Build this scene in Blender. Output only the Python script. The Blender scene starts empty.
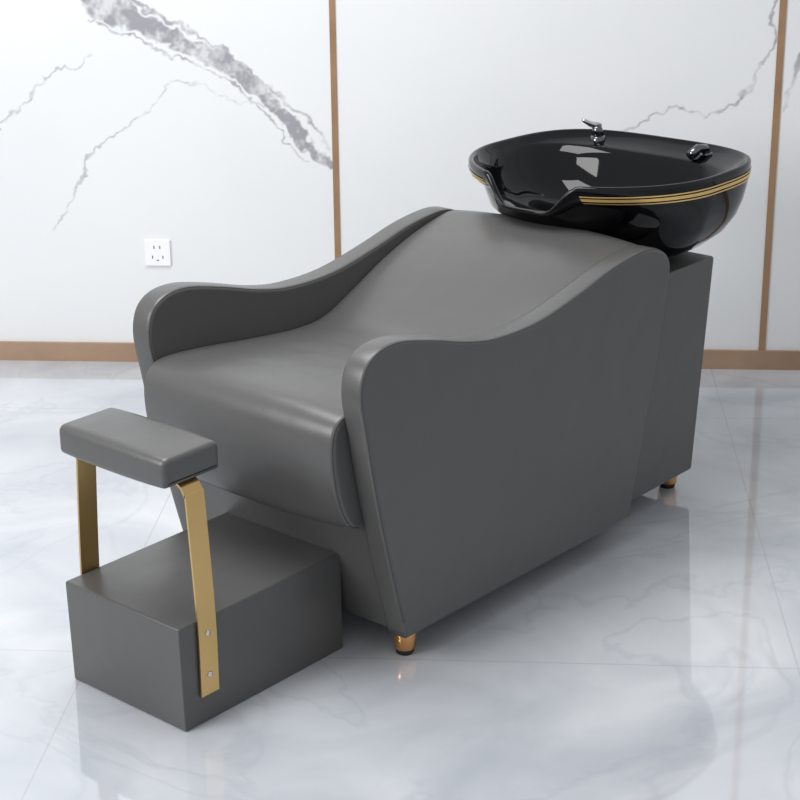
import bpy, bmesh, math, numpy as np
from mathutils import Matrix, Vector
sc=bpy.context.scene
sc.view_settings.view_transform='Standard'
# ---------- camera
def cam_vec(yaw,pitch,roll):
    y,pi,r=map(math.radians,(yaw,pitch,roll))
    F=np.array([math.cos(y)*math.cos(pi),math.sin(y)*math.cos(pi),math.sin(pi)])
    R=np.array([math.sin(y),-math.cos(y),0.]);U=np.cross(R,F)
    R2=R*math.cos(r)+U*math.sin(r);return F,R2,np.cross(R2,F)
C=np.array([-2.026,-2.318,1.792]);F,R,U=cam_vec(40.910,-19.952,-.629)
cd=bpy.data.cameras.new('camera');co=bpy.data.objects.new('camera',cd);sc.collection.objects.link(co)
cd.sensor_width=36;cd.lens=80.29;cd.clip_start=.05
co.matrix_world=Matrix(((R[0],U[0],-F[0],C[0]),(R[1],U[1],-F[1],C[1]),(R[2],U[2],-F[2],C[2]),(0,0,0,1)))
sc.camera=co
# ---------- materials
def mat(name,col,rough=.5,metal=0,bump=0,bscale=300,coat=0,spec=.5,var=0,vscale=6):
    m=bpy.data.materials.new(name);m.use_nodes=True;nt=m.node_tree;b=nt.nodes['Principled BSDF']
    b.inputs['Base Color'].default_value=(*col,1);b.inputs['Roughness'].default_value=rough;b.inputs['Metallic'].default_value=metal
    b.inputs['Coat Weight'].default_value=coat;b.inputs['Coat Roughness'].default_value=.3;b.inputs['Specular IOR Level'].default_value=spec
    tc=nt.nodes.new('ShaderNodeTexCoord')
    if bump:
        no=nt.nodes.new('ShaderNodeTexNoise');no.inputs['Scale'].default_value=bscale
        bu=nt.nodes.new('ShaderNodeBump');bu.inputs['Strength'].default_value=bump;bu.inputs['Distance'].default_value=.001
        nt.links.new(tc.outputs['Object'],no.inputs['Vector']);nt.links.new(no.outputs['Fac'],bu.inputs['Height']);nt.links.new(bu.outputs[0],b.inputs['Normal'])
        n2=nt.nodes.new('ShaderNodeTexNoise');n2.inputs['Scale'].default_value=7;n2.inputs['Detail'].default_value=2
        b2=nt.nodes.new('ShaderNodeBump');b2.inputs['Strength'].default_value=.35;b2.inputs['Distance'].default_value=.012
        nt.links.new(tc.outputs['Object'],n2.inputs['Vector']);nt.links.new(n2.outputs['Fac'],b2.inputs['Height']);nt.links.new(b2.outputs[0],bu.inputs['Normal'])
    if var:
        no=nt.nodes.new('ShaderNodeTexNoise');no.inputs['Scale'].default_value=vscale;no.inputs['Detail'].default_value=6
        mx=nt.nodes.new('ShaderNodeMix');mx.data_type='RGBA'
        mx.inputs[6].default_value=(*[c*(1-var) for c in col],1);mx.inputs[7].default_value=(*[min(1,c*(1+var)) for c in col],1)
        nt.links.new(tc.outputs['Object'],no.inputs['Vector']);nt.links.new(no.outputs['Fac'],mx.inputs[0]);nt.links.new(mx.outputs[2],b.inputs['Base Color'])
    return m
leather=mat('grey_leather',(.083,.082,.081),.36,bump=.2,spec=.5,coat=.12)
piping=mat('leather_piping',(.05,.05,.05),.5)
gold=mat('brushed_gold',(.66,.45,.19),.30,1)
gstripe=mat('gold_stripe',(.85,.58,.22),.35,.5)
copper=mat('rose_gold',(.80,.42,.17),.22,1)
brass=mat('bronze_inlay',(.36,.215,.12),.35,.3,var=.3,vscale=9)
black=mat('black_gloss',(.002,.002,.003),.04,spec=.35)
rubber=mat('black_rubber',(.01,.01,.01),.6)
chrome=mat('chrome',(.65,.65,.65),.1,1)
dchrome=mat('dark_chrome',(.16,.16,.17),.12,1)
white=mat('white_plastic',(.85,.85,.85),.35)
dark=mat('socket_dark',(.08,.08,.08),.6)
# ---------- mesh helpers
def obj(name,verts,faces,m,parent=None,smooth=True,flat=()):
    me=bpy.data.meshes.new(name);me.from_pydata([tuple(map(float,v)) for v in verts],[],faces)
    for p in me.polygons:p.use_smooth=smooth
    for f in flat:me.polygons[f].use_smooth=False
    bm=bmesh.new();bm.from_mesh(me);bmesh.ops.recalc_face_normals(bm,faces=bm.faces);bm.to_mesh(me);bm.free()
    me.materials.append(m)
    o=bpy.data.objects.new(name,me);sc.collection.objects.link(o)
    if parent:o.parent=parent
    return o
def empty(name):
    o=bpy.data.objects.new(name,None);sc.collection.objects.link(o);o.empty_display_size=.1;return o
def cr(P,n=8):
    P=[np.array(p,float) for p in P];o=[]
    for i in range(len(P)-1):
        a=P[i-1] if i else 2*P[0]-P[1];b,c=P[i],P[i+1];d=P[i+2] if i+2<len(P) else 2*P[-1]-P[-2]
        for k in range(n):
            t=k/n;o.append(.5*((2*b)+(c-a)*t+(2*a-5*b+4*c-d)*t*t+(3*b-a-3*c+d)*t**3))
    o.append(P[-1]);return o
def fillet(P,rad,n=5):
    P=[np.array(p,float) for p in P];o=[];N=len(P)
    for i,p in enumerate(P):
        r=rad.get(i,0) if isinstance(rad,dict) else rad
        a=P[i-1]-p;b=P[(i+1)%N]-p;la,lb=np.linalg.norm(a),np.linalg.norm(b);a/=la;b/=lb
        ang=math.acos(max(-1,min(1,a@b)))
        if r==0 or ang>2.9:o.append(p);continue
        d=min(r/math.tan(ang/2),la*.45,lb*.45)
        s,e=p+a*d,p+b*d
        for k in range(n+1):
            t=k/n;o.append((1-t)**2*s+2*t*(1-t)*p+t*t*e)
    return o
def normals2(P):
    t=np.roll(P,-1,0)-np.roll(P,1,0);t/=np.linalg.norm(t,axis=1)[:,None]+1e-12
    area=.5*np.sum(P[:,0]*np.roll(P[:,1],-1)-np.roll(P[:,0],-1)*P[:,1])
    return np.stack([t[:,1],-t[:,0]],1)*(1 if area>0 else -1)
def prism(name,P,y0,y1,r,m,parent,k=5,puff=0,nm=1):
    P=np.array(P);N=len(P);nn=normals2(P)
    rings=[(y0+r*(1-math.cos(math.pi/2*j/k)),r*(1-math.sin(math.pi/2*j/k))) for j in range(k+1)]
    mid=[(y0+r+(y1-y0-2*r)*j/nm,-puff*(1-abs(2*j/nm-1)**2.5)) for j in range(1,nm)]
    allr=rings+mid+[(y0+y1-y,d) for y,d in reversed(rings)]
    V=[(q[0],y,q[1]) for y,d in allr for q in P-nn*d]
    Fc=[(j*N+i,j*N+(i+1)%N,(j+1)*N+(i+1)%N,(j+1)*N+i) for j in range(len(allr)-1) for i in range(N)]
    Fc+=[tuple(range(N)),tuple((len(allr)-1)*N+i for i in range(N))]
    return obj(name,V,Fc,m,parent,True,(len(Fc)-1,len(Fc)-2))
def cyl(name,c,r0,r1,h,m,parent,axis='z',N=32,bev=.002):
    c=np.array(c,float);V=[];prof=[(0.0001,0),(r0-bev,0),(r0,bev),(r1,h-bev),(r1-bev,h),(0.0001,h)]
    for r,z in prof:
        for i in range(N):
            a=2*math.pi*i/N;x,y=r*math.cos(a),r*math.sin(a)
            v={'z':(x,y,z),'y':(x,z,y),'x':(z,x,y)}[axis];V.append(c+np.array(v))
    Fc=[(j*N+i,j*N+(i+1)%N,(j+1)*N+(i+1)%N,(j+1)*N+i) for j in range(len(prof)-1) for i in range(N)]
    return obj(name,V,Fc,m,parent)
def tube(name,pts,r,m,parent,N=16,ref=(0.3,.9,.1)):
    pts=[np.array(p,float) for p in pts];rs=r if isinstance(r,(list,tuple)) else [r]*len(pts);V=[]
    for i,p in enumerate(pts):
        d=pts[min(i+1,len(pts)-1)]-pts[max(i-1,0)];d/=np.linalg.norm(d)
        u=np.cross(d,ref);u/=np.linalg.norm(u);v=np.cross(d,u)
        for k in range(N):
            a=2*math.pi*k/N;V.append(p+rs[i]*(math.cos(a)*u+math.sin(a)*v))
    n_=len(pts)
    Fc=[(j*N+i,j*N+(i+1)%N,(j+1)*N+(i+1)%N,(j+1)*N+i) for j in range(n_-1) for i in range(N)]+[tuple(range(N)),tuple((n_-1)*N+i for i in range(N))]
    return obj(name,V,Fc,m,parent)
def pipe_along(name,P,y,off,r,m,parent):
    P=np.array(P);nn=normals2(P);Q=P-nn*off
    return tube(name,[(q[0],y,q[1]) for q in Q[2:-2]],r,m,parent,8,(0,1,0))
YC=.1665;YO=YC-.33;YL=YC+.33;T=.056
# ---------- chair
ch=empty('shampoo_chair')
side=cr([(.476,.066),(.447,.17),(.411,.31),(.382,.439),(.361,.55),(.349,.615),(.351,.657),(.365,.689),(.394,.710),(.435,.718),(.488,.714),(.582,.691),(.681,.663),(.784,.646),(.927,.648),(1.076,.676),(1.193,.704),(1.29,.717),(1.345,.717),(1.392,.704),(1.424,.678),(1.432,.635),(1.411,.51),(1.370,.345),(1.331,.20),(1.295,.060)],5)
for nm_,y0 in(('right',YO),('left',YL-T)):
    prism('arm_panel_'+nm_,side,y0,y0+T,.009,leather,ch)
    pipe_along('arm_seam_%s_a'%nm_,side,y0+.0030,.0030,.0014,piping,ch)
    pipe_along('arm_seam_%s_b'%nm_,side,y0+T-.0030,.0030,.0014,piping,ch)
seat=cr([(.410,.325),(.370,.338),(.341,.39),(.325,.46),(.322,.525),(.338,.566),(.383,.582),(.49,.576),(.65,.557),(.79,.545),(.885,.552),(.983,.592),(1.09,.642),(1.20,.682),(1.31,.709),(1.36,.713),(1.39,.70),(1.40,.64)],6)+[np.array((1.33,.33))]
ya,yb=YO+T-.001,YL-T+.001
prism('seat_and_back_cushion',seat,ya,yb,.011,leather,ch,puff=.012,nm=16,k=6)
pipe_along('cushion_seam_right',seat,ya+.0035,.0035,.0016,piping,ch);pipe_along('cushion_seam_left',seat,yb-.0035,.0035,.0016,piping,ch)
prism('base_frame',fillet([(.482,.070),(1.29,.070),(1.37,.58),(1.2,.6),(.5,.40),(.42,.34)],.008),YO+T-.003,YL-T+.003,.005,leather,ch)
prism('basin_pedestal',fillet([(1.29,.055),(1.668,.055),(1.728,.609),(1.40,.609)],.010),YC-.272,YC+.272,.007,leather,ch)
for i,(x,y) in enumerate([(.525,YO+.05),(.525,YL-.05),(1.645,YC-.215),(1.645,YC+.215)]):
    cyl('foot_%d'%(i+1),(x,y,0.012),.023,.027,.062,copper,ch);cyl('foot_pad_%d'%(i+1),(x,y,0),.019,.021,.013,rubber,ch)
# ---------- footrest
fr=empty('footrest')
wb=.333
prism('footrest_box',fillet([(0,0),(.455,0),(.455,.225),(-.004,.225)],.006),-.001,wb+.003,.004,leather,fr)
prism('foot_cushion',fillet([(-.005,.508),(.139,.508),(.139,.568),(-.005,.568)],{0:.011,1:.011,2:.018,3:.018}),YC-.154,YC+.154,.012,leather,fr,puff=.003,nm=8)
def post(name,s):
    path=cr([(wb/2+.0055,.062),(wb/2+.0055,.225),(wb/2-.008,.46),(wb/2-.012,.482),(wb/2-.024,.499),(wb/2-.045,.5045),(wb/2-.10,.5045)],6);t=.0045;V=[];w=.0235;x0=.064
    for i,p in enumerate(path):
        a=path[max(i-1,0)];b=path[min(i+1,len(path)-1)];d=(b-a)/np.linalg.norm(b-a);nn=np.array([-d[1],d[0]])
        for q,xx in((p-nn*t/2,-w),(p+nn*t/2,-w),(p+nn*t/2,w),(p-nn*t/2,w)):V.append((x0+xx,YC+s*q[0],q[1]))
    Fc=[(4*j+i,4*j+(i+1)%4,4*j+4+(i+1)%4,4*j+4+i) for j in range(len(path)-1) for i in range(4)]+[(0,1,2,3),tuple(4*(len(path)-1)+i for i in range(4))]
    o=obj(name,V,Fc,gold,fr,False)
    b=o.modifiers.new('bevel','BEVEL');b.width=.001;b.segments=2;b.limit_method='ANGLE'
post('post_right',-1);post('post_left',1)
for i,z in enumerate((.105,.195)):cyl('bolt_%d'%(i+1),(.064,-.0115,z),.006,.006,.005,chrome,fr,'y',bev=.001)
# ---------- basin
ba=empty('shampoo_basin')
NT=200;XC=1.61;YB=.165;a0,b0=.322,.331
def sup(th,sf,sr,ss):
    c,s=math.cos(th),math.sin(th);e=3.3 if c>0 else 2.0
    k=(abs(c)**e+abs(s)**e)**(-1/e);return a0*(sr if c>0 else sf)*c*k,b0*ss*s*k
def sst(t):
    t=max(0,min(1,t));return t*t*(3-2*t)
def notch(th):
    x,y=sup(th,1,1,1)
    return 0 if x>0 else sst((1-abs(y)/.140)/.60)
ZB=.612
outer=[(.30,.32,.30,ZB),(.38,.58,.54,.616),(.44,.74,.71,.634),(.47,.86,.84,.668),(.50,.93,.915,.706),(.60,.965,.955,.742),(.80,.983,.977,.773),(.94,.993,.989,.798),(.99,.998,.998,.815),(1,1,1,.827)]
inner=[(1,1,1,.834),(.993,.993,.993,.8375),(.978,.978,.978,.839),(.962,.962,.962,.8375),(.956,.955,.955,.831),(.950,.93,.68,.817),(.935,.91,.64,.810),(.90,.885,.61,.78),(.85,.83,.57,.73),(.70,.70,.49,.685),(.45,.46,.33,.662),(.10,.10,.08,.655)]
def drop(z,g):
    return z if z<.735 else .735+(z-.735)*(1-.66*g)
V=[]
for f,s,r,z in outer+inner:
    for i in range(NT):
        th=2*math.pi*i/NT;x,y=sup(th,f,r,s);V.append((XC+x,YB+y,drop(z,notch(th))))
nr=len(outer)+len(inner)
Fc=[(j*NT+i,j*NT+(i+1)%NT,(j+1)*NT+(i+1)%NT,(j+1)*NT+i) for j in range(nr-1) for i in range(NT)]
Fc+=[tuple(range(NT)),tuple((nr-1)*NT+i for i in range(NT))]
obj('basin_bowl',V,Fc,black,ba,True,(len(Fc)-1,len(Fc)-2))
def oring(z):
    zs=[o[3] for o in outer];return [float(np.interp(z,zs,[o[k] for o in outer])) for k in range(3)]
def stripe(name,z0,z1):
    V=[];idx=[i for i in range(NT) if notch(2*math.pi*i/NT)<.01];idx=sorted(idx,key=lambda i:(i+NT//2)%NT)
    for z in(z0,z1):
        f,s,r=oring(z)
        for i in idx:
            x,y=sup(2*math.pi*i/NT,f+.006,r+.006,s+.006);V.append((XC+x,YB+y,z))
    k=len(idx);return obj(name,V,[(i,i+1,k+i+1,k+i) for i in range(k-1)],gstripe,ba)
stripe('stripe_1',.813,.8165);stripe('stripe_2',.8015,.8095);stripe('stripe_3',.7945,.798)
cyl('drain',(1.60,YB,.656),.028,.028,.004,chrome,ba)
cyl('tap_base',(1.86,.345,.810),.024,.020,.022,dchrome,ba)
tube('tap_body',[(1.86,.345,.828),(1.857,.345,.845),(1.851,.345,.860)],[.015,.015,.012],dchrome,ba)
tube('tap_lever',[(1.865,.345,.856),(1.835,.353,.866),(1.81,.360,.880)],[.010,.008,.005],chrome,ba)
cyl('sprayer_base',(1.875,.02,.810),.021,.017,.018,dchrome,ba)
tube('sprayer_head',[(1.875,.02,.824),(1.868,.022,.838),(1.840,.025,.842),(1.81,.028,.828)],[.010,.012,.012,.013],dchrome,ba)
# ---------- room; wall line through A along D, n points away from the camera
A=np.array([1.195,2.146,0]);D=np.array([.5982,-.8013,0]);n=np.array([.8013,.5982,0])
def wp(s,z,d=0):
    p=A+D*s-n*d;return (p[0],p[1],z)
def wbox(name,s0,s1,z0,z1,d,m,d0=0,parent=None):
    V=[wp(s,z,dd) for dd in(d0,d) for s,z in((s0,z0),(s1,z0),(s1,z1),(s0,z1))]
    return obj(name,V,[(0,1,2,3),(4,5,6,7),(0,1,5,4),(1,2,6,5),(2,3,7,6),(3,0,4,7)],m,parent,False)
def vnoise(x,y,f,seed):
    g=np.random.default_rng(seed).random((64,64));x=x*f+100;y=y*f+100
    xi=np.floor(x).astype(int);yi=np.floor(y).astype(int);u=x-xi;v=y-yi;u=u*u*(3-2*u);v=v*v*(3-2*v)
    G=lambda a,b:g[a%64,b%64]
    return (G(xi,yi)*(1-u)+G(xi+1,yi)*u)*(1-v)+(G(xi,yi+1)*(1-u)+G(xi+1,yi+1)*u)*v-.5
ss=np.concatenate([[-3,-1],np.arange(-.1,2.8,.0032),[4,6]]);zz=np.concatenate([[0],np.arange(.3,1.25,.0032),[1.6,2.8]])
S,Z=np.meshgrid(ss,zz)
Sw=S+.026*vnoise(S,Z,12,1)+.020*vnoise(S,Z,40,2)+.010*vnoise(S,Z,90,21);Zw=Z+.026*vnoise(S,Z,12,3)+.020*vnoise(S,Z,40,5)+.010*vnoise(S,Z,90,22)
vein=np.zeros_like(S)
def addvein(pts,smin=-9,smax=9):
    global vein
    for (a,b,w0,k0),(c,d,w1,k1) in zip(pts[:-1],pts[1:]):
        L2=(c-a)**2+(d-b)**2;t=np.clip(((Sw-a)*(c-a)+(Zw-b)*(d-b))/L2,0,1)
        dist=np.hypot(Sw-a-t*(c-a),Zw-b-t*(d-b));w=w0+t*(w1-w0);k=k0+t*(k1-k0)
        v=k*np.clip((w*1.05-dist)/np.minimum(w*.7,.006)+.2,0,1)
        v=np.where((S>smin)&(S<smax),v,0);vein=np.maximum(vein,v)
addvein([(.24,1.30,.03,.8),(.33,1.18,.042,.85),(.40,1.10,.044,.9),(.48,1.055,.033,.9),(.57,1.02,.029,.9),(.67,.975,.022,.9),(.775,.924,.028,.9),(.865,.856,.026,.9),(.93,.784,.022,.9),(.985,.70,.017,.9),(1.075,.625,.016,.9)],smax=1.075)
addvein([(.42,1.13,.006,.8),(.56,1.07,.006,.8),(.70,1.00,.006,.8),(.86,.90,.006,.8),(.95,.82,.006,.8),(1.075,.67,.006,.7)],smax=1.075)
addvein([(.36,1.06,.004,.8),(.50,1.00,.004,.8),(.68,.93,.004,.8),(.80,.86,.004,.8),(.90,.75,.004,.8),(1.0,.64,.003,.7)],smax=1.075)
addvein([(.0,.62,.003,.5),(.062,.725,.005,.6),(.125,.796,.006,.6),(.22,.894,.004,.55),(.30,.92,.005,.55),(.36,.962,.004,.4)])
addvein([(.20,.42,.003,.4),(.265,.52,.004,.5),(.315,.612,.006,.6),(.38,.688,.004,.55),(.455,.746,.004,.5),(.55,.82,.003,.55),(.595,.88,.005,.55),(.67,.865,.003,.4),(.78,.82,.003,.45),(.9,.80,.003,.35)])
addvein([(1.62,.62,.003,.4),(1.75,.70,.003,.5),(1.885,.716,.005,.8),(1.955,.746,.007,.7),(2.025,.784,.005,.7),(2.095,.805,.006,.7),(2.18,.784,.004,.7),(2.265,.811,.006,.7),(2.32,.88,.006,.8),(2.35,.983,.006,.8),(2.37,1.2,.006,.7)],1.1,2.375)
addvein([(2.39,.80,.004,.4),(2.44,.97,.012,.8),(2.50,1.04,.012,.8),(2.62,1.15,.01,.8)],2.39)
holes=vnoise(S,Z,22,8)+.7*vnoise(S,Z,60,9)+.5*vnoise(S,Z,140,10)
att=np.clip(vein*np.clip(.85+1.0*holes,.35,1.15),0,1)
wallm=bpy.data.materials.new('marble_wall');wallm.use_nodes=True;nt=wallm.node_tree;b=nt.nodes['Principled BSDF'];b.inputs['Roughness'].default_value=.3
at=nt.nodes.new('ShaderNodeAttribute');at.attribute_name='vein';mx=nt.nodes.new('ShaderNodeMix');mx.data_type='RGBA'
mx.inputs[7].default_value=(.31,.31,.335,1)
tc=nt.nodes.new('ShaderNodeTexCoord');no=nt.nodes.new('ShaderNodeTexNoise');no.inputs['Scale'].default_value=1.6;no.inputs['Detail'].default_value=4
rp=nt.nodes.new('ShaderNodeMix');rp.data_type='RGBA';rp.inputs[6].default_value=(.70,.715,.73,1);rp.inputs[7].default_value=(.80,.805,.81,1)
nt.links.new(tc.outputs['Object'],no.inputs['Vector']);nt.links.new(no.outputs['Fac'],rp.inputs[0]);nt.links.new(rp.outputs[2],mx.inputs[6])
nt.links.new(at.outputs['Fac'],mx.inputs[0]);nt.links.new(mx.outputs[2],b.inputs['Base Color'])
nz,ns=S.shape;V=np.stack([A[0]+D[0]*S,A[1]+D[1]*S,Z],-1).reshape(-1,3)
Vb=[wp(s,z,-.12) for s,z in((-3,0),(6,0),(6,2.8),(-3,2.8))]
me=bpy.data.meshes.new('wall_back');I=np.arange(nz*ns).reshape(nz,ns)
Q=np.stack([I[:-1,:-1],I[:-1,1:],I[1:,1:],I[1:,:-1]],-1).reshape(-1,4)
k=nz*ns
me.from_pydata(V.tolist()+Vb,[],Q.tolist()+[[k+3,k+2,k+1,k]]);me.materials.append(wallm)
la=me.attributes.new('vein','FLOAT','POINT');la.data.foreach_set('value',np.concatenate([att.ravel(),np.zeros(4)]).astype('f4'))
wo=bpy.data.objects.new('wall_back',me);sc.collection.objects.link(wo)
wbox('baseboard_back',-3,6,0,.06,.012,mat('wood_trim',(.33,.215,.14),.3,var=.35,vscale=5))
wbox('trim_1',1.073,1.091,.06,2.8,.004,brass);wbox('trim_2',2.370,2.390,.06,2.8,.004,brass)
ot=empty('wall_outlet')
wbox('plate',.487,.565,.313,.393,.008,white,0,ot)
for i,(s,z,w,h) in enumerate([(.512,.371,.003,.009),(.530,.371,.003,.009),(.506,.340,.003,.009),(.522,.330,.007,.003),(.538,.340,.003,.009)]):
    wbox('slot_%d'%(i+1),s-w/2+.004,s+w/2+.004,z-h/2,z+h/2,.0086,dark,.0079,ot)
# floor in wall-aligned local frame (x along wall, y away from wall)
fm=bpy.data.materials.new('floor_marble_tiles');fm.use_nodes=True;nt=fm.node_tree;b=nt.nodes['Principled BSDF'];L=nt.links.new
def N(t,**kw):
    x=nt.nodes.new(t)
    for a,v in kw.items():setattr(x,a,v)
    return x
tc=N('ShaderNodeTexCoord')
n1=N('ShaderNodeTexNoise');n1.inputs['Scale'].default_value=2.0;n1.inputs['Detail'].default_value=7;n1.inputs['Distortion'].default_value=1.0;L(tc.outputs['Object'],n1.inputs['Vector'])
r1=N('ShaderNodeValToRGB');r1.color_ramp.elements[0].position=.30;r1.color_ramp.elements[0].color=(.42,.445,.49,1);r1.color_ramp.elements[1].position=.70;r1.color_ramp.elements[1].color=(.62,.64,.67,1);L(n1.outputs['Fac'],r1.inputs[0])
n2=N('ShaderNodeTexNoise');n2.inputs['Scale'].default_value=1.3;n2.inputs['Detail'].default_value=6;n2.inputs['Distortion'].default_value=1.6;L(tc.outputs['Object'],n2.inputs['Vector'])
def math_(op,a,b_=None,c=None):
    x=N('ShaderNodeMath',operation=op)
    for i,v in enumerate((a,b_,c)):
        if v is None:continue
        if isinstance(v,(int,float)):x.inputs[i].default_value=v
        else:L(v,x.inputs[i])
    return x.outputs[0]
vv=math_('ABSOLUTE',math_('SUBTRACT',n2.outputs['Fac'],.5));r2=N('ShaderNodeValToRGB');r2.color_ramp.elements[0].color=(1,1,1,1);r2.color_ramp.elements[1].position=.018;r2.color_ramp.elements[1].color=(0,0,0,1);L(vv,r2.inputs[0])
m1=N('ShaderNodeMix',data_type='RGBA');m1.inputs[7].default_value=(.36,.39,.44,1);L(math_('MULTIPLY',r2.outputs[0],.28),m1.inputs[0]);L(r1.outputs[0],m1.inputs[6])
sx=N('ShaderNodeSeparateXYZ');L(tc.outputs['Object'],sx.inputs[0])
def seam(v,off,per,w):
    fr_=math_('FRACT',math_('DIVIDE',math_('SUBTRACT',v,off-w/2-20*per),per));return math_('LESS_THAN',fr_,w/per)
sm=math_('MAXIMUM',seam(sx.outputs[0],.748,1.48,.0035),seam(sx.outputs[1],-1.921,1.48,.0035))
m2=N('ShaderNodeMix',data_type='RGBA');m2.inputs[7].default_value=(.36,.37,.39,1);L(math_('MULTIPLY',sm,.5),m2.inputs[0]);L(m1.outputs[2],m2.inputs[6]);L(m2.outputs[2],b.inputs['Base Color'])
b.inputs['Roughness'].default_value=.045;b.inputs['IOR'].default_value=1.95
fo=obj('floor',[(-4,-7,-.05),(7,-7,-.05),(7,.12,-.05),(-4,.12,-.05),(-4,-7,0),(7,-7,0),(7,.12,0),(-4,.12,0)],[(0,1,2,3),(4,5,6,7),(0,1,5,4),(1,2,6,5),(2,3,7,6),(3,0,4,7)],fm,None,False)
fo.matrix_world=Matrix(((D[0],n[0],0,A[0]),(D[1],n[1],0,A[1]),(0,0,1,0),(0,0,0,1)))
# ---------- light
w=bpy.data.worlds.new('world');sc.world=w;w.use_nodes=True;w.node_tree.nodes['Background'].inputs[0].default_value=(.96,.98,1,1);w.node_tree.nodes['Background'].inputs[1].default_value=.58
def area(name,loc,target,size,e):
    l=bpy.data.lights.new(name,'AREA');l.size=size;l.energy=e;o=bpy.data.objects.new(name,l);sc.collection.objects.link(o);o.location=loc
    o.rotation_euler=(Vector(target)-Vector(loc)).to_track_quat('-Z','Y').to_euler()
area('ceiling_light',(.4,.5,2.7),(.5,.4,0),1.4,52);area('window_light',(-3,1.2,2.2),(.5,.3,.3),1.8,100)
